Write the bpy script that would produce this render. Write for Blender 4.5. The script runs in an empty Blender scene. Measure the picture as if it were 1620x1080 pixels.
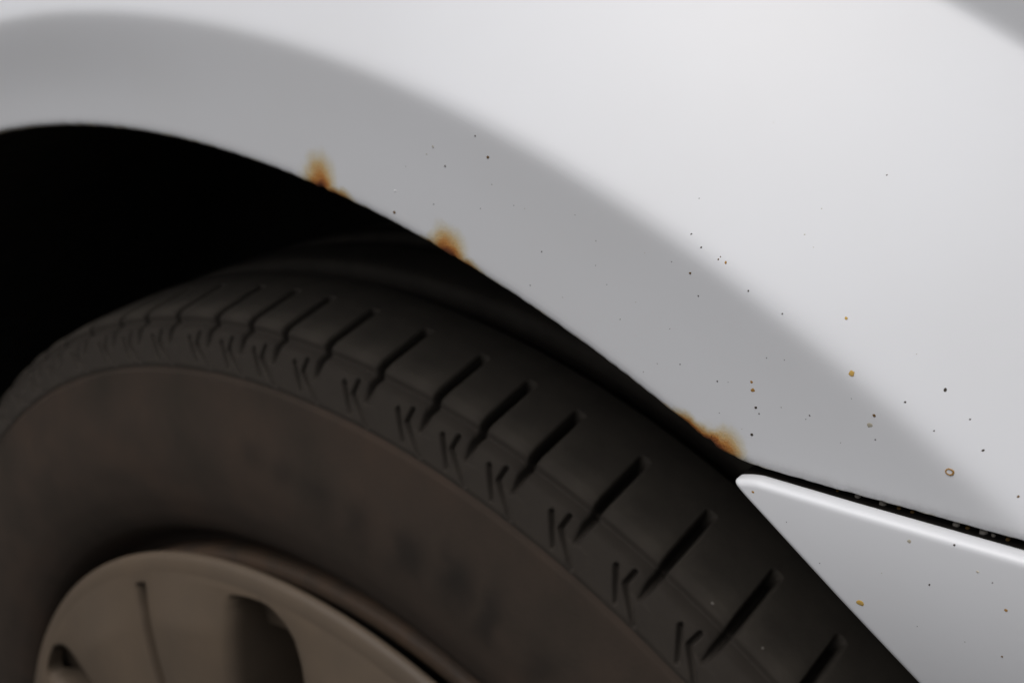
import bpy, math, random
import numpy as np
from mathutils import Matrix, noise as mnoise

random.seed(7)
rng = np.random.default_rng(7)
scene = bpy.context.scene
col = scene.collection

WHEEL_Z = 0.317                       # height of the wheel centre above the ground

# ------------------------------------------------------------------ camera
cam_data = bpy.data.cameras.new('camera')
cam = bpy.data.objects.new('camera', cam_data)
col.objects.link(cam)
cam_data.sensor_width = 36.0
cam_data.lens = 41.357
cam_data.clip_start = 0.01
cam_data.clip_end = 500.0
yaw, pitch = 0.67297, -0.38830
cy, sy, cp, sp_ = math.cos(yaw), math.sin(yaw), math.cos(pitch), math.sin(pitch)
right = (cy, sy, 0.0)
back0 = (sy, -cy, 0.0)
fwd = (-back0[0] * cp, -back0[1] * cp, sp_)
up = (-fwd[0] / cp * sp_, -fwd[1] / cp * sp_, cp)
M = Matrix(((right[0], up[0], -fwd[0], 0.26925),
            (right[1], up[1], -fwd[1], -0.31836),
            (right[2], up[2], -fwd[2], 0.45447 + WHEEL_Z),
            (0, 0, 0, 1)))
cam.matrix_world = M
cam_data.dof.use_dof = True
cam_data.dof.focus_distance = 0.225
cam_data.dof.aperture_fstop = 20.0
scene.camera = cam

# ------------------------------------------------------------------ sky, sun, exposure
SUN_EL, SUN_AZ = math.radians(66), math.radians(-12)     # azimuth measured from -Y (the camera side) towards +X
world = bpy.data.worlds.new('World')
scene.world = world
world.use_nodes = True
wn, wl = world.node_tree.nodes, world.node_tree.links
wn.clear()
sky = wn.new('ShaderNodeTexSky')
sky.sky_type = 'NISHITA'
sky.sun_disc = False
sky.sun_elevation = SUN_EL
sky.sun_rotation = math.pi - SUN_AZ
sky.air_density = 1.0
sky.dust_density = 6.0
sky.ozone_density = 1.0
hs = wn.new('ShaderNodeHueSaturation')
hs.inputs['Saturation'].default_value = 0.6       # a covered, milky sky
bg = wn.new('ShaderNodeBackground')
bg.inputs['Strength'].default_value = 0.075
wo = wn.new('ShaderNodeOutputWorld')
wl.new(sky.outputs[0], hs.inputs['Color'])
wl.new(hs.outputs[0], bg.inputs['Color'])
wl.new(bg.outputs[0], wo.inputs['Surface'])

sun_data = bpy.data.lights.new('sun', 'SUN')
sun_data.energy = 1.42
sun_data.angle = math.radians(55)
sun_data.color = (0.925, 0.955, 1.0)
sun = bpy.data.objects.new('sun', sun_data)
col.objects.link(sun)
sd = (math.cos(SUN_EL) * math.sin(SUN_AZ), -math.cos(SUN_EL) * math.cos(SUN_AZ), math.sin(SUN_EL))
from mathutils import Vector
sun.rotation_euler = Vector(sd).to_track_quat('Z', 'Y').to_euler()
sun.location = (0, -3, 5)

vs = scene.view_settings
vs.view_transform = 'Standard'
vs.look = 'None'
vs.exposure = 0.10
vs.gamma = 1.0
vs.use_curve_mapping = False
scene.render.engine = 'CYCLES'
scene.cycles.max_bounces = 8

# ------------------------------------------------------------------ helpers
def grid(name, P, mat, parent=None, closed_u=False, uv=None, smooth=True, flip=False):
    """One mesh object from an array P[nu, nv, 3] of points."""
    P = np.asarray(P, float)
    nu, nv = P.shape[:2]
    me = bpy.data.meshes.new(name)
    iu = np.arange(nu if closed_u else nu - 1)
    jv = np.arange(nv - 1)
    I, J = np.meshgrid(iu, jv, indexing='ij')
    I2 = (I + 1) % nu
    q = np.stack([I * nv + J, I2 * nv + J, I2 * nv + J + 1, I * nv + J + 1], -1).reshape(-1, 4)
    if flip:
        q = q[:, ::-1]
    V = P.reshape(-1, 3)
    me.vertices.add(len(V)); me.vertices.foreach_set('co', V.ravel())
    me.loops.add(q.size); me.loops.foreach_set('vertex_index', q.ravel().astype(np.int32))
    me.polygons.add(len(q))
    me.polygons.foreach_set('loop_start', np.arange(0, q.size, 4, dtype=np.int32))
    if uv is not None:
        me.update()
        lay = me.uv_layers.new(name='UVMap')
        U = np.asarray(uv, float).reshape(-1, 2)[q.ravel()]
        lay.data.foreach_set('uv', U.ravel().astype(np.float32))
    me.update(calc_edges=True)
    me.polygons.foreach_set('use_smooth', [smooth] * len(q))
    me.validate()
    me.materials.append(mat)
    return link(name, me, parent)


def link(name, me, parent=None, loc=None, rot=None):
    o = bpy.data.objects.new(name, me)
    col.objects.link(o)
    if parent is not None:
        o.parent = parent
    if loc is not None:
        o.location = loc
    if rot is not None:
        o.rotation_euler = rot
    return o


def pm(r, th, y):
    """polar about the wheel axis (th in degrees) -> x, y, z in wheel space"""
    a = np.radians(th)
    r, a, y = np.broadcast_arrays(r, a, y)
    return np.stack([r * np.cos(a), y, r * np.sin(a)], -1)


class NT:
    """tiny node-tree helper"""
    def __init__(self, name):
        self.m = bpy.data.materials.new(name)
        self.m.use_nodes = True
        self.n = self.m.node_tree.nodes
        self.l = self.m.node_tree.links
        self.b = self.n['Principled BSDF']

    def new(self, t, **kw):
        x = self.n.new(t)
        for k, v in kw.items():
            setattr(x, k, v)
        return x

    def put(self, sock, v):
        if hasattr(v, 'is_linked') or hasattr(v, 'links'):
            self.l.new(v, sock)
        else:
            sock.default_value = v

    def math(self, op, a, b=0.0, c=None, clamp=False):
        x = self.new('ShaderNodeMath', operation=op, use_clamp=clamp)
        self.put(x.inputs[0], a)
        self.put(x.inputs[1], b)
        if c is not None:
            self.put(x.inputs[2], c)
        return x.outputs[0]

    def noise(self, scale, detail=4, rough=0.5, vec=None):
        x = self.new('ShaderNodeTexNoise')
        x.inputs['Scale'].default_value = scale
        x.inputs['Detail'].default_value = detail
        x.inputs['Roughness'].default_value = rough
        if vec is None:
            vec = self.new('ShaderNodeTexCoord').outputs['Object']
        self.l.new(vec, x.inputs['Vector'])
        return x.outputs['Fac']

    def mix(self, fac, a, b):
        x = self.new('ShaderNodeMix', data_type='RGBA')
        self.put(x.inputs['Factor'], fac)
        self.put(x.inputs['A'], a)
        self.put(x.inputs['B'], b)
        for i in x.inputs:
            pass
        return x.outputs['Result']

    def ramp(self, fac, stops):
        x = self.new('ShaderNodeValToRGB')
        e = x.color_ramp.elements
        while len(e) < len(stops):
            e.new(0.5)
        for i, (p, c) in enumerate(stops):
            e[i].position = p
            e[i].color = c if len(c) == 4 else (*c, 1)
        self.l.new(fac, x.inputs['Fac'])
        return x

    def bump(self, h, strength, dist):
        x = self.new('ShaderNodeBump')
        x.inputs['Strength'].default_value = strength
        x.inputs['Distance'].default_value = dist
        self.l.new(h, x.inputs['Height'])
        self.l.new(x.outputs[0], self.b.inputs['Normal'])

    def set(self, **kw):
        for k, v in kw.items():
            self.put(self.b.inputs[k.replace('_', ' ')], v)




def paint_material(name, rust_spots, edge, edge_amp=0.34):
    """White car paint. UV: u = arc length along the arch lip, v = distance from the panel edge (metres)."""
    t = NT(name)
    uv = t.new('ShaderNodeUVMap').outputs['UV']
    sep = t.new('ShaderNodeSeparateXYZ')
    t.l.new(uv, sep.inputs[0])
    u, v = sep.outputs[0], sep.outputs[1]
    w1 = t.math('MULTIPLY', t.math('SUBTRACT', t.noise(190, 3), 0.5), 0.0050)
    w2 = t.math('MULTIPLY', t.math('SUBTRACT', t.noise(700, 3), 0.5), 0.0010)
    wob = t.math('ADD', w1, w2)
    ruts = None
    for (u0, su, sv, amp, lean) in rust_spots:
        du = t.math('SUBTRACT', t.math('ADD', t.math('ADD', u, wob), t.math('MULTIPLY', v, lean)), u0)
        g = t.math('DIVIDE', du, su)
        g = t.math('MULTIPLY', t.math('MULTIPLY', g, g), -1.0)
        vv = t.math('DIVIDE', t.math('MAXIMUM', t.math('ADD', v, t.math('MULTIPLY', wob, 0.6)), 0.0), sv)
        vv = t.math('POWER', vv, 2.0)
        e = t.math('EXPONENT', t.math('SUBTRACT', g, vv))
        e = t.math('MULTIPLY', e, amp)
        ruts = e if ruts is None else t.math('MAXIMUM', ruts, e)
    # thin rusty / dirty line along the very edge of the sheet
    en = t.ramp(t.noise(260, 4, 0.6), [(0.42, (0, 0, 0)), (0.70, (1, 1, 1))]).outputs[0]
    eg = t.math('EXPONENT', t.math('MULTIPLY', t.math('MAXIMUM', v, 0.0), -1.0 / edge))
    eg = t.math('MULTIPLY', t.math('MULTIPLY', eg, en), edge_amp)
    mask = eg if ruts is None else t.math('MAXIMUM', ruts, eg)
    grain = t.math('MULTIPLY_ADD', t.noise(2600, 2, 0.6), 0.5, 0.75)
    mask = t.math('MULTIPLY', mask, grain, clamp=True)
    # faint film of road dirt
    dirt = t.ramp(t.noise(22, 5, 0.6), [(0.35, (0.70, 0.702, 0.708)), (0.75, (0.685, 0.684, 0.684))]).outputs[0]
    rc = t.ramp(mask, [(0.05, (0.70, 0.702, 0.708)), (0.16, (0.64, 0.60, 0.50)), (0.34, (0.58, 0.41, 0.20)),
                       (0.54, (0.50, 0.225, 0.060)), (0.72, (0.34, 0.118, 0.034)), (0.90, (0.20, 0.066, 0.028))]).outputs[0]
    on = t.ramp(mask, [(0.03, (0, 0, 0)), (0.10, (1, 1, 1))]).outputs[0]
    base = t.mix(on, dirt, rc)
    clean = t.math('SUBTRACT', 1.0, t.math('MULTIPLY', mask, 1.6), clamp=True)
    if rust_spots:                                              # grime that has collected along the seam below the panel
        gr_ = t.math('EXPONENT', t.math('MULTIPLY', t.math('MAXIMUM', v, 0.0), -1.0 / 0.0011))
        gn = t.ramp(t.noise(420, 5, 0.7), [(0.35, (0.15, 0.15, 0.15)), (0.65, (1, 1, 1))]).outputs[0]
        gr_ = t.math('MULTIPLY', t.math('MULTIPLY', gr_, gn), t.math('LESS_THAN', u, math.radians(62.9) * 0.3845))
        base = t.mix(t.math('MULTIPLY', gr_, 0.85, clamp=True), base, (0.10, 0.088, 0.062, 1))
    gap_shade = t.math('LESS_THAN', v, -0.0004)
    base = t.mix(gap_shade, base, (0.016, 0.014, 0.012, 1))          # returns behind the edge: painted black to put shade into the gap
    clean = t.math('MULTIPLY', clean, t.math('SUBTRACT', 1.0, gap_shade))
    t.set(Base_Color=base, Roughness=0.42, IOR=1.45, Specular_IOR_Level=0.35)
    t.put(t.b.inputs['Coat Weight'], t.math('MULTIPLY', clean, 0.45))
    t.b.inputs['Coat Roughness'].default_value = 0.22
    h = t.math('ADD', t.math('MULTIPLY', t.noise(420, 2, 0.4), 0.10),
               t.math('MULTIPLY', t.math('MULTIPLY', mask, t.noise(1500, 4, 0.7)), 3.0))
    t.bump(h, 0.35, 0.0004)
    return t.m


def simple_material(name, color, rough, spec=0.5, metal=0.0, var=0.25, scale=60, bump=0.0, bscale=900, bdist=0.0004, second=None):
    t = NT(name)
    n = t.noise(scale, 5, 0.62)
    c2 = second if second else tuple(c * (1 - var) for c in color)
    base = t.ramp(n, [(0.32, c2), (0.68, color)]).outputs[0]
    t.set(Base_Color=base, Metallic=metal, Specular_IOR_Level=spec)
    t.put(t.b.inputs['Roughness'], t.math('MULTIPLY_ADD', t.noise(scale * 3, 3), 0.2, rough - 0.1))
    if bump:
        t.bump(t.noise(bscale, 4, 0.65), bump, bdist)
    return t.m


def tread_material():
    t = NT('dusty tyre rubber')
    tc = t.new('ShaderNodeTexCoord').outputs['Object']
    sp = t.new('ShaderNodeSeparateXYZ')
    t.l.new(tc, sp.inputs[0])
    rad = t.math('SQRT', t.math('ADD', t.math('POWER', sp.outputs[0], 2.0), t.math('POWER', sp.outputs[2], 2.0)))
    worn_lit = t.ramp(t.math('MULTIPLY_ADD', rad, 400.0, -124.3), [(0.0, (0, 0, 0)), (1.0, (1, 1, 1))]).outputs[0]   # 0.3108 .. 0.3133 m from the axle: worn tread, also paled in place of missing light
    n_ = t.noise(45, 5, 0.62)
    wall = t.ramp(n_, [(0.32, (0.036, 0.0295, 0.0235)), (0.68, (0.048, 0.0395, 0.031))]).outputs[0]
    top = t.ramp(n_, [(0.32, (0.050, 0.0425, 0.034)), (0.68, (0.078, 0.066, 0.052))]).outputs[0]
    t.set(Base_Color=t.mix(worn_lit, wall, top), Specular_IOR_Level=0.25, Roughness=0.85)
    t.bump(t.noise(1400, 4, 0.65), 0.5, 0.0003)
    return t.m


RUBBER = tread_material()
def sidewall_material():
    """dusty sidewall with a ring of rubbed, unreadable relief"""
    t = NT('dusty brown sidewall rubber')
    tc = t.new('ShaderNodeTexCoord').outputs['Object']
    sp = t.new('ShaderNodeSeparateXYZ')
    t.l.new(tc, sp.inputs[0])
    x, z = sp.outputs[0], sp.outputs[2]
    ang = t.math('ARCTAN2', z, x)
    rad = t.math('SQRT', t.math('ADD', t.math('MULTIPLY', x, x), t.math('MULTIPLY', z, z)))
    w = t.math('MULTIPLY', t.math('SUBTRACT', t.noise(90, 3), 0.5), 0.010)
    m = None
    for (c, ww, rc, rh, amp) in ((93.5, 1.2, 0.272, 0.006, 0.35), (90.6, 1.0, 0.270, 0.006, 0.4), (86.5, 1.4, 0.267, 0.007, 0.45), (82.9, 1.3, 0.266, 0.008, 0.6),
                                 (78.2, 1.4, 0.266, 0.008, 0.9), (74.2, 1.5, 0.269, 0.009, 1.0), (71.2, 0.9, 0.265, 0.010, 0.9), (66.8, 1.2, 0.264, 0.009, 0.7), (62.5, 1.4, 0.264, 0.009, 0.7)):
        a_ = t.math('DIVIDE', t.math('SUBTRACT', t.math('ADD', ang, t.math('MULTIPLY', w, 3.0)), math.radians(c)), math.radians(ww))
        r_ = t.math('DIVIDE', t.math('SUBTRACT', t.math('ADD', rad, w), rc), rh)
        g = t.math('MULTIPLY', t.math('EXPONENT', t.math('MULTIPLY', t.math('ADD', t.math('POWER', t.math('ABSOLUTE', a_), 2.6), t.math('POWER', t.math('ABSOLUTE', r_), 2.6)), -1.0)), amp)
        m = g if m is None else t.math('MAXIMUM', m, g)
    n_ = t.noise(22, 6, 0.62)
    base = t.ramp(n_, [(0.30, (0.038, 0.0305, 0.0235)), (0.50, (0.051, 0.0380, 0.0290)), (0.68, (0.064, 0.0445, 0.0325))]).outputs[0]
    dark = t.mix(t.math('MULTIPLY', m, 0.8), base, (0.022, 0.0185, 0.0155, 1))
    t.set(Base_Color=dark, Specular_IOR_Level=0.15, Roughness=0.88)
    t.bump(t.math('ADD', t.math('MULTIPLY', t.noise(900, 4), 0.3), t.math('MULTIPLY', m, 0.8)), 0.3, 0.0008)
    return t.m


SIDEWALL = sidewall_material()
COVER = simple_material('dusty silver wheel cover', (0.128, 0.094, 0.064), 0.55, 0.3, second=(0.098, 0.075, 0.054), scale=18)
LIPMET = simple_material('rust stained rim steel', (0.118, 0.074, 0.046), 0.65, 0.3, second=(0.055, 0.043, 0.033), scale=38, bump=0.4)
DARK = simple_material('black steel', (0.012, 0.011, 0.010), 0.75, 0.2)
LINER = simple_material('black plastic liner', (0.030, 0.028, 0.025), 0.9, 0.08)
INNER = simple_material('grimy inner panel', (0.022, 0.014, 0.009), 0.9, 0.1, second=(0.010, 0.008, 0.007), scale=300, bump=0.6)
ASPHALT = simple_material('asphalt', (0.060, 0.055, 0.048), 0.92, 0.2, second=(0.045, 0.042, 0.038), scale=9, bump=0.6, bscale=220, bdist=0.004)
SPECK = {
    'k': simple_material('black tar speck', (0.048, 0.035, 0.020), 0.6, 0.3),
    'b': simple_material('brown rust speck', (0.150, 0.085, 0.028), 0.8, 0.2),
    'o': simple_material('ochre rust speck', (0.40, 0.215, 0.055), 0.8, 0.2),
    'y': simple_material('yellow rust speck', (0.56, 0.38, 0.11), 0.8, 0.2, second=(0.46, 0.27, 0.06), scale=900),
    'f': simple_material('faint tan speck', (0.470, 0.430, 0.340), 0.8, 0.2),
    'w': simple_material('white chip', (0.86, 0.86, 0.86), 0.4, 0.5),
    'g': simple_material('grey grit', (0.30, 0.27, 0.23), 0.9, 0.2),
}

# ------------------------------------------------------------------ ground (just under the picture)
n = 41
gx = np.sign(np.linspace(-1, 1, n)) * np.abs(np.linspace(-1, 1, n)) ** 3 * 60
G = np.stack(np.meshgrid(gx, gx, indexing='ij') + [np.zeros((n, n))], -1)
ground = grid('ground', G, ASPHALT)
ground['kind'] = 'structure'
ground['label'] = 'grey asphalt ground under the car'
ground['category'] = 'ground'

# ------------------------------------------------------------------ the car
car = bpy.data.objects.new('car', None)
col.objects.link(car)
car.location = (0, 0, WHEEL_Z)
car['label'] = 'white car with rust spots along its wheel arch, dusty black tyre and bumper corner'
car['category'] = 'car'

A0 = 0.3845            # radius of the wheel opening
SEAM_A, SEAM_B = 0.3356, 0.045
D2 = 0.0847            # where the bulge of the arch ends


def softplus(x, w):
    return w * np.logaddexp(0, x / w)


def fender_y(d, th=75.0):
    """how far out (-y) the sheet metal stands at distance d above the arch edge, th degrees round the wheel"""
    w = np.interp(th, [55, 60, 66], [0.0015, 0.0011, 0.0008])           # the crease softens towards the rear corner
    lf = 1 / (1 + np.exp(-(np.asarray(th, float) - 90.0) / 2.5))        # band tilted on the left to imitate a dark reflection
    y = -0.1290 + 0.02 * d - 0.05 * softplus(d - 0.020, 0.004) + 0.68 * softplus(d - 0.033, w) + 0.30 * softplus(d - 0.062, 0.017)
    y = y - 0.10 * lf * (softplus(d - 0.011, 0.003) - softplus(d - 0.030, 0.003))
    s2 = -0.03 + 0.68 + 0.30 * 0.79
    return y - (s2 + 0.02) * softplus(d - D2 - 0.0007, 0.0006) - 0.055 * softplus(d - D2 - 0.02, 0.006)


def lip_noise(th):
    """unevenness of the old sheet edge, strongest where it is rusted"""
    out = np.zeros_like(th)
    for i, a in enumerate(th):
        k = 0.00016
        for c, wd in ((81.4, 0.9), (75.1, 0.8), (64.2, 1.2)):
            k += 0.00030 * math.exp(-((a - c) / wd) ** 2)
        out[i] = k * mnoise.noise((a * 3.1, 0.3, 1.7)) + 0.5 * k * mnoise.noise((a * 9.0, 5.3, 1.7))
    return out


def r_low(th):
    a = np.radians(th)
    den = np.sin(a) - SEAM_B * np.cos(a)
    seam = np.where((den > 0.05) & (th < 90), SEAM_A / np.maximum(den, 0.05), 0.0)
    k = 0.0016
    m = np.maximum(A0, seam)
    return m + k * np.log(np.exp((A0 - m) / k) + np.exp((np.where(th < 90, seam, 0) - m) / k))


th = np.concatenate([np.arange(32, 56, 0.5), np.arange(56, 112, 0.12), np.arange(112, 191, 0.8)])
lo = r_low(th) + lip_noise(th)
rout = np.minimum(0.62 / np.maximum(np.abs(np.sin(np.radians(th))), 1e-3), 0.80)
inner = [(0.0012, 0.024), (0.0004, 0.010), (0.0, 0.0035), (0.00006, 0.0017), (0.00022, 0.0011), (0.0005, 0.00062), (0.0009, 0.00028), (0.0014, 0.00008)]
steps = np.concatenate([np.arange(0.0026, 0.135, 0.0011), np.linspace(0.14, 1.0, 24)])
rows_r, rows_y, rows_v = [], [], []
for dr, dy in inner:
    r = lo + dr
    rows_r.append(r); rows_y.append(fender_y(np.maximum(r - A0, 0), th) + dy); rows_v.append(np.full_like(r, dr if dy < 0.003 else -dy * 0.3))
for s in steps:
    if s < 0.135:
        r = lo + s * np.minimum(1.0, (rout - lo) / 0.2)
    else:
        a = lo + 0.135 * np.minimum(1.0, (rout - lo) / 0.2)
        r = a + (rout - a) * (s - 0.135) / 0.865
    rows_r.append(r); rows_y.append(fender_y(r - A0, th)); rows_v.append(r - lo)
# turned in over the top of the panel so that it is a shell and not a sheet
rows_r.append(rout); rows_y.append(rows_y[-1] + 0.02); rows_v.append(rows_v[-1])
rows_r.append(rout * 0.985); rows_y.append(rows_y[-1] * 0 + 0.45); rows_v.append(rows_v[-1])
RR, YY, VV = (np.stack(a, 1) for a in (rows_r, rows_y, rows_v))
TT = np.repeat(th[:, None], RR.shape[1], 1)
UV = np.stack([np.radians(TT) * A0, VV], -1)


def arc(deg):
    return math.radians(deg) * A0


FENDER_PAINT = paint_material('white car paint with rust spots', [
    (arc(81.45), 0.0048, 0.0068, 0.74, 0.12), (arc(81.3), 0.0038, 0.0044, 1.0, 0.2), (arc(80.45), 0.0056, 0.0020, 0.70, 0.0), (arc(78.2), 0.008, 0.0008, 0.26, 0.0), (arc(81.4), 0.0074, 0.0092, 0.20, 0.1),
    (arc(75.15), 0.0046, 0.0054, 0.72, 0.12), (arc(74.95), 0.0036, 0.0034, 0.98, 0.2), (arc(74.25), 0.0048, 0.0019, 0.70, 0.0), (arc(75.9), 0.0028, 0.0012, 0.6, 0.0), (arc(75.1), 0.0068, 0.0076, 0.20, 0.1),
    (arc(63.50), 0.0034, 0.0048, 0.74, -0.25), (arc(63.75), 0.0040, 0.0032, 1.0, -0.2), (arc(64.6), 0.0054, 0.0022, 0.86, 0.0), (arc(64.15), 0.0050, 0.0026, 0.92, 0.0), (arc(65.5), 0.0050, 0.0013, 0.55, 0.0), (arc(63.7), 0.0075, 0.0060, 0.18, -0.3),
], 0.0011)
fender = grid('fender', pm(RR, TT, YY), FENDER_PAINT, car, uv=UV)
fender['label'] = 'white painted wheel arch panel with three rust spots on its edge'

# ---- bumper corner below the seam
TIP = 62.72


def bump_top(t):
    a = np.radians(t)
    return (SEAM_A - np.interp(t, [56.0, 62.6], [0.0016, 0.0013])) / (np.sin(a) - SEAM_B * np.cos(a))


def bump_in(t):
    return 0.3815 + 0.00055 * np.clip(t - 60, -7, 8)


# rounded tip: parametrise by q in 0..1 that opens the wedge like a square root
tb = np.concatenate([TIP - 0.9 * np.linspace(0, 1, 40) ** 2, np.arange(TIP - 1.0, 40, -0.15), np.arange(40, 5, -1.0)])
# where do the two edges cross?
t_cross = np.linspace(70, 55, 6001)
t_cross = t_cross[np.argmax(bump_top(t_cross) > bump_in(t_cross))]
rin, rtop = bump_in(tb), bump_top(np.minimum(tb, t_cross))
mid_tip = 0.3834
open_ = np.sqrt(np.clip(1 - (1 - np.clip((TIP - tb) / 0.62, 0, 1)) ** 2, 0, 1))
rt2 = np.where(tb > 8, mid_tip + (np.minimum(rtop, 0.95) - mid_tip) * open_, rtop)
rt2 = np.maximum(rt2, mid_tip)
ri2 = mid_tip + (rin - mid_tip) * open_
outline = np.concatenate([np.stack([rt2 * np.cos(np.radians(tb)), rt2 * np.sin(np.radians(tb))], -1)[::-1],
                          np.stack([ri2 * np.cos(np.radians(tb)), ri2 * np.sin(np.radians(tb))], -1)])
ntop = len(tb)


def seg_dist(X, Z, line):
    best = np.full(X.shape, 1e9)
    for (x0, z0), (x1, z1) in zip(line[:-1], line[1:]):
        dx, dz = x1 - x0, z1 - z0
        L = dx * dx + dz * dz + 1e-15
        t = np.clip(((X - x0) * dx + (Z - z0) * dz) / L, 0, 1)
        best = np.minimum(best, np.hypot(X - x0 - t * dx, Z - z0 - t * dz))
    return best


e = np.concatenate([[0, 0.0002, 0.0006, 0.0011, 0.0017, 0.0024, 0.0032, 0.0041, 0.0051, 0.0062, 0.0075]])


def bumper_y(X, Z):
    zs = SEAM_A + SEAM_B * X - Z               # distance below the seam
    y_ = -0.1308 - 0.14 * zs + 5.0 * zs ** 2 - 5.0 * np.maximum(zs - 0.036, 0) ** 2 - 0.21 * softplus(zs - 0.055, 0.008) + 0.02 * np.maximum(X - 0.2, 0)
    # further from the wheel it follows the body side inwards, as the panel above does
    k_ = np.clip((np.hypot(X, Z) - A0 - 0.040) / 0.050, 0, 1)
    return y_ + 0.038 * k_ * k_ * (3 - 2 * k_)


cols = []
for i in range(len(tb)):
    w = rt2[i] - ri2[i]
    h = w / 2
    es = e[e < h * 0.98]
    es = es if len(es) == len(e) else e * (h * 0.98 / e[-1])
    midl = np.linspace(es[-1], w - es[-1], 26)[1:-1]
    cols.append(ri2[i] + np.concatenate([es, midl, (w - es)[::-1]]))
RB = np.array(cols)
TB = np.repeat(tb[:, None], RB.shape[1], 1)
X, Z = RB * np.cos(np.radians(TB)), RB * np.sin(np.radians(TB))
dt = seg_dist(X, Z, outline[:ntop + 1][:: 1])
di = seg_dist(X, Z, outline[ntop - 1:])
RT, RI = 0.0013, 0.0010


def rnd(d, R):
    x = np.clip(R - d, 0, R)
    return R - np.sqrt(np.maximum(R * R - x * x, 0))


YB = bumper_y(X, Z) + rnd(dt, RT) + rnd(di, RI)
# returns behind both edges
PB = np.stack([X, YB, Z], -1)
r0 = PB[:, :1].copy(); r0[:, :, 1] += 0.02
r1 = PB[:, -1:].copy(); r1[:, :, 1] += 0.02
PB = np.concatenate([r0, PB, r1], 1)
VB = np.minimum(dt, di)
VB = np.concatenate([VB[:, :1] - 0.004, VB, VB[:, -1:] - 0.004], 1)
UVB = np.stack([np.concatenate([TB[:, :1], TB, TB[:, -1:]], 1) * math.pi / 180 * A0 + 2.0, VB], -1)
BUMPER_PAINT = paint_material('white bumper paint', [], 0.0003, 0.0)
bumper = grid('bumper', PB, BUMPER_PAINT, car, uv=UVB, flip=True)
bumper['label'] = 'pointed white bumper corner below the dark panel seam'

# ---- dark structure behind the seam, and the liner of the wheel well
ti = np.arange(28, 70, 1.0)
ri = np.linspace(0, 1, 8)
RI_ = 0.383 + (np.minimum(r_low(ti), 0.9)[:, None] + 0.03 - 0.383) * ri[None]
TI_ = np.repeat(ti[:, None], 8, 1)
xi, zi = RI_ * np.cos(np.radians(TI_)), RI_ * np.sin(np.radians(TI_))
yi = np.maximum(fender_y(np.maximum(RI_ - A0, 0), TI_), bumper_y(xi, zi)) + 0.013
inner_panel = grid('inner_panel', pm(RI_, np.repeat(ti[:, None], 8, 1), yi), INNER, car)
inner_panel['label'] = 'grimy dark metal inside the seam'

tl = np.arange(-40, 222, 2.0)
prof = [(0.402, -0.109), (0.396, -0.107), (0.393, -0.09), (0.393, 0.0), (0.391, 0.10), (0.38, 0.135), (0.30, 0.145), (0.15, 0.15), (0.01, 0.15)]
PL = np.stack([pm(np.full_like(tl, r), tl, np.full_like(tl, y)) for r, y in prof], 1)
liner = grid('wheel_well_liner', PL, LINER, car)
liner['label'] = 'black liner of the wheel well'

# ------------------------------------------------------------------ tyre
tyre = bpy.data.objects.new('tyre', None)
col.objects.link(tyre)
tyre.parent = car
tyre['label'] = 'dusty black tyre with slotted shoulder tread'

# cross-section of the outer shoulder: (y, r) from the sidewall line up to the main groove
SH = np.array([(-0.0936, 0.2950), (-0.0938, 0.2966), (-0.0925, 0.3005), (-0.0908, 0.3045), (-0.0890, 0.3078), (-0.0872, 0.3102),
               (-0.0850, 0.3121), (-0.0820, 0.3134), (-0.0760, 0.3146), (-0.0680, 0.3156), (-0.0600, 0.3164), (-0.0520, 0.3171),
               (-0.0455, 0.3175), (-0.0440, 0.3171), (-0.0432, 0.3150), (-0.0425, 0.3110)])
seg = np.hypot(np.diff(SH[:, 0]), np.diff(SH[:, 1]))
sl = np.concatenate([[0], np.cumsum(seg)])
NS = 180
sv = np.concatenate([np.linspace(0, sl[-4], NS - 12, endpoint=False), np.linspace(sl[-4], sl[-1], 12)])
sy_ = np.interp(sv, sl, SH[:, 0])
sr_ = np.interp(sv, sl, SH[:, 1])
for _ in range(3):                       # soften the polyline corners
    sy_[1:-4] = (sy_[:-5] + 2 * sy_[1:-4] + sy_[2:-3]) / 4
    sr_[1:-4] = (sr_[:-5] + 2 * sr_[1:-4] + sr_[2:-3]) / 4
dy_, dr_ = np.gradient(sy_), np.gradient(sr_)
ln = np.hypot(dy_, dr_)
ny_, nr_ = -dr_ / ln, dy_ / ln           # outward normal of the section (y, r)


def cut(dist, width, soft):
    return 1 / (1 + np.exp((dist - width) / soft))


def pl_dist(A, B, pts):
    return seg_dist(A, B, pts)


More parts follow.
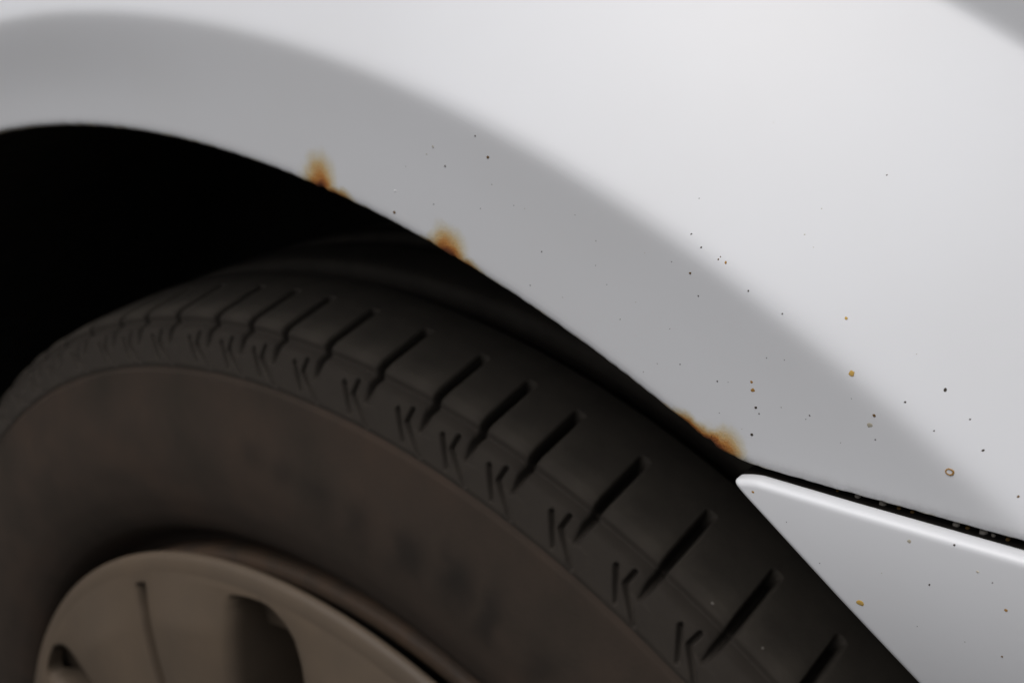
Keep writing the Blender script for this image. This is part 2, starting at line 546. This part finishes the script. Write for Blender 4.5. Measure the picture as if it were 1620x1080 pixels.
def block_mesh(pitch):
    """one pitch of the shoulder rib, from the middle of one slot to the middle of the next (angles in degrees, local 0..pitch)"""
    na = max(20, int(pitch * 26))
    a = np.linspace(0, pitch, na)
    A, S = np.meshgrid(a, np.arange(NS), indexing='ij')
    yb, rb = sy_[S], sr_[S]
    arcm = np.radians(A) * 0.312
    L = math.radians(pitch) * 0.312
    # lateral slot, centred on both ends, closed before the main groove and thinning out on the shoulder
    dslot = np.minimum(arcm, L - arcm)
    half = np.interp(yb, [-0.0925, -0.0895, -0.082, -0.07, -0.0610, -0.0598], [0.0003, 0.0010, 0.0012, 0.0013, 0.0013, 0.0009])
    depth = np.interp(yb, [-0.0920, -0.0890, -0.080, -0.0606, -0.0600], [0.0, 0.0040, 0.0064, 0.0064, 0.0]) * (rb > 0.3005)
    dis = depth * cut(dslot, half, 0.00018)
    # rounded edges of the slot
    dis += 0.0011 * np.exp(-np.maximum(dslot - half, 0) / 0.0018) * (depth > 0.0005) * np.interp(yb, [-0.075, -0.064], [1, 0])
    # edge line between shoulder wall and running surface
    sarc = sv[S]
    s_edge = np.interp(-0.0862, sy_, sv)
    dis += 0.0017 * np.exp(-((sarc - s_edge + 0.0012) / 0.0022) ** 2) + 0.0007 * np.exp(-((sarc - s_edge + 0.0002) / 0.0009) ** 2)
    # little incised marks on the shoulder wall beside each slot (arc from the slot, r)
    for off in (0.0,):
        k1 = [(0.0106, 0.3052), (0.0050, 0.2980)]
        k2 = [(0.0054, 0.3070), (0.0058, 0.3034), (-0.0030, 0.2964)]
        for kk in (k1, k2):
            dd = np.minimum(pl_dist(arcm, rb, kk), pl_dist(arcm - L, rb, kk))
            dis += np.interp(rb, [0.2975, 0.3030], [0.0015, 0.0026]) * cut(dd, 0.00062, 0.00014) * (yb < -0.0855)
    # worn, slightly uneven rubber
    r = rb - dis * nr_[S]
    y = yb - dis * ny_[S]
    skew = np.interp(yb, [-0.094, -0.04], [0.70, 1.55])
    P = pm(r, A + skew, y)
    me_o = grid('tread_block', P, RUBBER, flip=True)
    me = me_o.data
    bpy.data.objects.remove(me_o)
    return me


edges = [59.2, 63.5, 67.9, 72.3, 75.7, 79.1, 83.4, 87.7, 91.5, 94.7]
pat = [3.4, 4.3, 3.8, 3.4, 4.3, 4.3, 3.8]
i = 0
while edges[-1] < 405.0:
    edges.append(edges[-1] + pat[i % 7]); i += 1
rest = 360 + edges[0] - edges[-1]
k = max(1, round(rest / 4.0))
for j in range(k):
    edges.append(edges[-1] + rest / k)
meshes = {}
for a0, a1 in zip(edges[:-1], edges[1:]):
    key = round(a1 - a0, 2)
    if key not in meshes:
        meshes[key] = block_mesh(key)
    link('tread_block', meshes[key], tyre, rot=(0, -math.radians(a0), 0))

# the ribs and grooves of the rest of the tread
ta = np.arange(0, 360, 1.0)


def revolve(name, prof, mat, parent, step=1.0, flip=False):
    t = np.arange(0, 360, step)
    P = np.stack([pm(np.full_like(t, r), t, np.full_like(t, y)) for y, r in prof], 1)
    return grid(name, P, mat, parent, closed_u=True, flip=flip)


def rounded(prof, it=1):
    p = np.array(prof, float)
    for _ in range(it):
        q = [p[0]]
        for a, b in zip(p[:-1], p[1:]):
            q += [a * 0.8 + b * 0.2, a * 0.2 + b * 0.8]
        q.append(p[-1])
        p = np.array(q)
    return p


rib = rounded([(-0.0315, 0.3090), (-0.0313, 0.3180), (-0.020, 0.3186), (-0.0002, 0.3188), (0.0, 0.3090)], 2)
revolve('tread_rib', rib, RUBBER, tyre, flip=True)
rib2 = rounded([(0.0100, 0.3090), (0.0102, 0.3188), (0.020, 0.3186), (0.0338, 0.3180), (0.0340, 0.3090)], 2)
revolve('tread_rib', rib2, RUBBER, tyre, flip=True)
base = [(-0.0434, 0.3100), (-0.0425, 0.3095), (0.0425, 0.3095), (0.0434, 0.3105), (0.0440, 0.3170), (0.06, 0.3160), (0.08, 0.3130), (0.0872, 0.31), (0.0936, 0.2966),
        (0.1, 0.26), (0.09, 0.23), (0.075, 0.218)]
revolve('tread_base', base, RUBBER, tyre, flip=True)
side = rounded([(-0.0730, 0.2130), (-0.0750, 0.2205), (-0.0835, 0.2250), (-0.0905, 0.2295), (-0.0945, 0.2360), (-0.0978, 0.2460), (-0.0995, 0.2590),
                (-0.0992, 0.2720), (-0.0970, 0.2850), (-0.0955, 0.2918), (-0.0950, 0.2938), (-0.0936, 0.2945), (-0.0926, 0.2953), (-0.0890, 0.2975), (-0.080, 0.3000)], 2)
revolve('sidewall', side, SIDEWALL, tyre, step=0.75, flip=True)
sp_y = np.array([s[0] for s in side]); sp_r = np.array([s[1] for s in side])


def side_y(r):
    o = np.argsort(sp_r)
    return np.interp(r, sp_r[o], sp_y[o])


# ------------------------------------------------------------------ rim and wheel cover
rim = revolve('rim', rounded([(-0.0800, 0.2078), (-0.0830, 0.2096), (-0.0838, 0.2128), (-0.0830, 0.2155), (-0.0800, 0.2168), (-0.0730, 0.2166)], 2), LIPMET, car, step=0.75, flip=True)
rim['label'] = 'rust stained steel rim edge inside the tyre'
backp = [(-0.0802, 0.2077), (-0.070, 0.2050), (-0.055, 0.2015), (-0.055, 0.17), (-0.050, 0.12), (-0.048, 0.02), (-0.048, 0.001)]
revolve('wheel_disc', backp, DARK, rim, flip=False)

cover = bpy.data.objects.new('wheel_cover', None)
col.objects.link(cover)
cover.parent = car
cover['label'] = 'dull silver wheel cover with wide dark openings and thin slots'
CP = np.array(rounded([(-0.0840, 0.1900), (-0.0880, 0.2090), (-0.0932, 0.2192), (-0.0948, 0.2212), (-0.0966, 0.2213), (-0.0982, 0.2200), (-0.0994, 0.2162), (-0.1022, 0.190), (-0.1035, 0.150), (-0.1045, 0.10), (-0.105, 0.001)], 2))


CVK = int(len(CP) - np.argmax(CP[:, 1]))      # the face, from the centre out to the widest point


def cov_y(r):
    return np.interp(r, CP[::-1, 1][:CVK], CP[::-1, 0][:CVK])


RING = 0.2145
ringp = [tuple(c) for i_, c in enumerate(CP) if i_ <= len(CP) - CVK or c[1] > RING + 0.0002]
ringp.append((float(cov_y(RING)), RING))
revolve('cover_ring', ringp, COVER, cover, step=0.75)
rs = np.concatenate([np.linspace(RING, 0.204, 26), np.linspace(0.2025, 0.04, 60)])
PER = 360 / 7
low_o = np.interp(rs, [0.04, 0.10, 0.15, 0.190, 0.204, 0.2085, 0.2105, 0.2118, 0.2124], [15.0, 10.0, 7.2, 5.2, 4.4, 3.9, 3.2, 1.4, 0.0])
high_o = np.interp(rs, [0.04, 0.10, 0.15, 0.180, 0.196, 0.2040, 0.2085, 0.2112, 0.2124], [15.0, 10.5, 8.2, 6.6, 5.4, 4.1, 2.6, 0.9, 0.0])
cen, hw = (low_o - high_o) / 2, PER / 2 - (low_o + high_o) / 2
lean = np.interp(rs, [0.04, 0.17, 0.2125], [5.0, 0.6, 0.0])
slot_a = np.interp(rs, [0.04, 0.167, 0.2125], [4.0, -1.2, -4.6])
NA = 221
f_ = np.linspace(-1, 1, NA)
TS = (lean + cen)[:, None] + hw[:, None] * f_[None]
RS = np.repeat(rs[:, None], NA, 1)
YS = cov_y(RS)
arcd = np.abs(np.radians(TS - slot_a[:, None])) * RS
slot_on = np.clip((0.2105 - RS) / 0.0015, 0, 1)
half_w = np.where(TS > slot_a[:, None], (lean + cen + hw - slot_a)[:, None], (slot_a - (lean + cen - hw))[:, None])
pillow = np.clip(np.abs(TS - slot_a[:, None]) / half_w, 0, 1)
YS = YS - 0.0035 * np.sin(np.pi * pillow) * np.clip((0.2145 - RS) / 0.02, 0, 1)
YS = YS + 0.0140 * cut(arcd, 0.0025, 0.0004) * slot_on
roundw = np.radians(hw[:, None] * (1 - np.abs(f_[None]))) * RS
YS = YS + np.where(((low_o > 0.01) | (np.abs(high_o) > 0.01))[:, None], rnd(roundw, 0.006), 0)
WD = np.clip((0.2085 - RS[:, :1]) * 1.6, 0.0008, 0.028)
PS = np.concatenate([pm(RS[:, :1], TS[:, :1], YS[:, :1] + WD), pm(RS, TS, YS), pm(RS[:, -1:], TS[:, -1:], YS[:, -1:] + WD)], 1)
full = (low_o <= 0.01) & (np.abs(high_o) <= 0.01)
PS[full, 0] = PS[full, 1]; PS[full, -1] = PS[full, -2]
spoke = grid('spoke', PS, COVER, cover, flip=False)
revolve('hub_cap', rounded([(-0.098, 0.0480), (-0.1040, 0.0465), (-0.1065, 0.0430), (-0.1085, 0.030), (-0.1090, 0.0005)], 2), COVER, cover, step=4.0)
SPOKE_AT = 121.0
spoke.rotation_euler = (0, -math.radians(SPOKE_AT), 0)
for k in range(1, 7):
    link('spoke', spoke.data, cover, rot=(0, -math.radians(SPOKE_AT + PER * k), 0))

# ------------------------------------------------------------------ small dirt
def dome_mesh(name, ring=False, seed=0):
    rr = np.random.default_rng(seed)
    nseg = 10
    prof = [(0.5, 0.06), (0.42, -0.10), (0.25, -0.16), (0.0, -0.17)] if not ring else [(0.5, 0.05), (0.44, -0.12), (0.36, -0.13), (0.27, 0.06)]
    a = np.linspace(0, 2 * np.pi, nseg, endpoint=False)
    wob = 1 + rr.uniform(-0.22, 0.22, nseg) * (0.4 if ring else 1)
    P = np.stack([np.stack([p * wob * np.cos(a), np.full(nseg, y), p * wob * np.sin(a)], -1) for p, y in prof], 1)
    o = grid(name, P, SPECK['k'], closed_u=True, flip=False)
    me = o.data
    bpy.data.objects.remove(o)
    return me


def place_specks(lst, yfun, host, stuff_name):
    small = {}
    for i_, (x, z, d_, kind) in enumerate(lst):
        y = float(yfun(x, z))
        if d_ >= 0.75 or kind in 'ryo':
            me = dome_mesh('rust_speck', kind == 'r', i_)
            me.materials.clear(); me.materials.append(SPECK['o' if kind == 'r' else kind])
            o = link('rust_speck', me, host, loc=(x, y, z), rot=(slope_angle(x, z, yfun), 0, 0))
            s = d_ / 1000 * (1.2 if kind in 'yor' else 1.0)
            o.scale = (s, s * (0.35 if kind in 'fyo' else 0.6), s * random.uniform(0.8, 1.2))
        else:
            small.setdefault(kind, []).append((x, y, z, d_ / 1000))
    for kind, items in small.items():
        vs_, fs_ = [], []
        for (x, y, z, s) in items:
            b = len(vs_)
            n_ = 7
            an = slope_angle(x, z, yfun)
            wob = [random.uniform(0.6, 1.25) for _ in range(n_)]
            for q_ in range(n_):
                cx_, cz_ = 0.5 * s * wob[q_] * math.cos(q_ * 2 * math.pi / n_), 0.5 * s * wob[q_] * math.sin(q_ * 2 * math.pi / n_)
                vs_.append((x + cx_, float(yfun(x + cx_, z + cz_)) + 0.00002, z + cz_))
            for q_ in range(n_):
                cx_, cz_ = 0.3 * s * wob[q_] * math.cos(q_ * 2 * math.pi / n_), 0.3 * s * wob[q_] * math.sin(q_ * 2 * math.pi / n_)
                vs_.append((x + cx_, float(yfun(x + cx_, z + cz_)) - 0.16 * s, z + cz_))
            for q_ in range(n_):
                r_ = (q_ + 1) % n_
                fs_.append((b + q_, b + r_, b + n_ + r_, b + n_ + q_))
            fs_.append(tuple(b + n_ + q_ for q_ in range(n_)))
        me = bpy.data.meshes.new(stuff_name)
        me.from_pydata(vs_, [], fs_)
        me.materials.append(SPECK[kind])
        o = link(stuff_name, me, host)
        o['kind'] = 'stuff'


def slope_angle(x, z, yfun):
    dy = (float(yfun(x, z + 0.0005)) - float(yfun(x, z - 0.0005))) / 0.001
    return -math.atan(dy) * -1 * -1


def fy(x, z):
    return fender_y(np.hypot(x, z) - A0, np.degrees(np.arctan2(z, x)))


FENDER_SPECKS = [(0.1076, 0.39988, 0.54, 'k'), (0.11112, 0.39574, 0.81, 'b'), (0.09538, 0.39584, 0.7, 'f'), (0.09887, 0.39197, 0.56, 'k'), (0.09347, 0.39387, 0.42, 'f'), (0.08699, 0.39016, 0.29, 'k'), (0.08353, 0.38389, 0.58, 'w'), (0.08315, 0.37873, 0.88, 'b'), (0.0954, 0.38279, 0.43, 'k'), (0.11219, 0.38999, 0.27, 'k'), (0.13945, 0.39531, 0.38, 'w'), (0.11828, 0.38644, 0.27, 'k'), (0.12118, 0.38626, 0.27, 'f'), (0.13423, 0.3872, 0.26, 'k'), (0.12592, 0.37772, 0.4, 'k'), (0.13958, 0.3827, 0.26, 'k'), (0.1397, 0.37748, 0.26, 'k'), (0.12312, 0.36965, 0.41, 'k'), (0.14983, 0.37181, 0.26, 'f'), (0.14631, 0.36731, 0.26, 'k'), (0.16058, 0.38778, 0.37, 'k'), (0.16323, 0.38574, 0.49, 'k'), (0.16728, 0.38459, 0.36, 'b'), (0.16706, 0.38411, 0.36, 'b'), (0.16851, 0.38375, 0.48, 'o'), (0.16175, 0.38049, 0.61, 'b'), (0.15753, 0.38193, 0.25, 'k'), (0.1639, 0.37631, 0.37, 'k'), (0.17411, 0.37949, 0.48, 'k'), (0.18131, 0.37656, 0.47, 'k'), (0.19212, 0.37724, 0.69, 'y'), (0.19075, 0.4006, 0.35, 'k'), (0.18058, 0.38979, 0.35, 'f'), (0.18282, 0.38791, 0.23, 'f'), (0.16818, 0.40775, 0.24, 'f'), (0.15968, 0.39386, 0.24, 'k'), (0.16092, 0.36121, 0.38, 'k'), (0.15572, 0.35998, 0.26, 'k'), (0.1526, 0.35735, 0.26, 'k'), (0.16942, 0.35982, 0.37, 'k'), (0.17174, 0.36032, 0.25, 'k'), (0.17665, 0.36167, 0.49, 'o'), (0.17709, 0.36008, 0.73, 'o'), (0.1793, 0.36735, 0.24, 'k'), (0.1829, 0.36793, 0.24, 'k'), (0.17806, 0.35674, 0.61, 'k'), (0.17887, 0.35566, 0.37, 'k'), (0.17045, 0.35334, 0.25, 'k'), (0.18903, 0.35825, 0.36, 'k'), (0.18838, 0.35728, 0.24, 'k'), (0.17772, 0.35085, 0.74, 'k'), (0.1756, 0.35143, 0.25, 'f'), (0.18323, 0.35825, 0.24, 'k'), (0.19582, 0.36857, 1.03, 'y'), (0.2011, 0.36183, 0.68, 'b'), (0.20056, 0.3598, 1.03, 'f'), (0.20192, 0.35727, 0.34, 'k'), (0.19656, 0.36391, 0.23, 'k'), (0.20584, 0.36536, 0.45, 'k'), (0.21138, 0.36811, 0.67, 'k'), (0.21163, 0.36158, 0.33, 'k'), (0.2165, 0.3641, 0.33, 'k'), (0.21982, 0.35969, 0.55, 'k'), (0.21561, 0.35523, 1.44, 'r'), (0.22704, 0.35353, 0.43, 'b'), (0.16922, 0.34783, 0.25, 'k'), (0.15805, 0.36806, 0.25, 'k'), (0.18193, 0.39426, 0.24, 'f'), (0.14266, 0.37401, 0.26, 'k'), (0.2052, 0.37299, 0.23, 'f'), (0.19557, 0.35463, 0.23, 'k'), (0.13171, 0.36883, 0.27, 'f'), (0.10906, 0.38415, 0.28, 'k'), (0.15131, 0.38251, 0.25, 'f')]
BUMPER_SPECKS = [(0.18035, 0.34019, 0.5, 'o'), (0.21916, 0.34304, 0.45, 'k'), (0.21624, 0.33394, 0.46, 'k'), (0.21146, 0.34097, 0.91, 'f'), (0.22386, 0.33959, 0.55, 'f'), (0.20413, 0.32494, 1.32, 'y'), (0.22957, 0.33417, 0.55, 'o'), (0.23029, 0.32465, 0.45, 'b'), (0.22653, 0.33849, 0.33, 'k'), (0.19561, 0.33035, 0.24, 'k'), (0.21518, 0.32444, 0.23, 'k'), (0.20749, 0.33291, 0.23, 'f'), (0.2238, 0.32489, 0.23, 'k'), (0.18801, 0.33646, 0.24, 'k')]
place_specks(FENDER_SPECKS, fy, fender, 'dirt_specks')
place_specks(BUMPER_SPECKS, lambda x, z: bumper_y(np.float64(x), np.float64(z)), bumper, 'dirt_specks')

# crumbs of grit lodged in the seam
def crumb(x, z, y, s, mat, host, name='grit'):
    me = dome_mesh(name, False, int(x * 1e5))
    me.materials.clear(); me.materials.append(mat)
    o = link(name, me, host, loc=(x, y, z))
    o.scale = (s, s * 2.2, s * 0.8)
    return o


for x, s, m_ in ((0.1990, 0.0013, 'g'), (0.2038, 0.0015, 'g'), (0.2070, 0.0009, 'b'), (0.2095, 0.0008, 'b'), (0.2175, 0.0013, 'g'), (0.2195, 0.0009, 'b'), (0.2222, 0.0015, 'g'), (0.2240, 0.0008, 'g'), (0.2265, 0.0009, 'b'), (0.1950, 0.0007, 'b')):
    crumb(x, SEAM_A + SEAM_B * x - 0.0013, -0.1255, s, SPECK[m_], inner_panel)


GRAINS = [(61.5, -0.0854, 0.31439999999999996), (58.5, -0.0838, 0.31439999999999996)]
# two pale grains stuck to the tread
for th_, y_, r_ in GRAINS:
    P_ = pm(r_, th_, y_)
    o = crumb(float(P_[0]), float(P_[2]), float(P_[1]), 0.0009, SPECK['g'], tyre)
    o.scale = (0.0008, 0.0010, 0.0007)
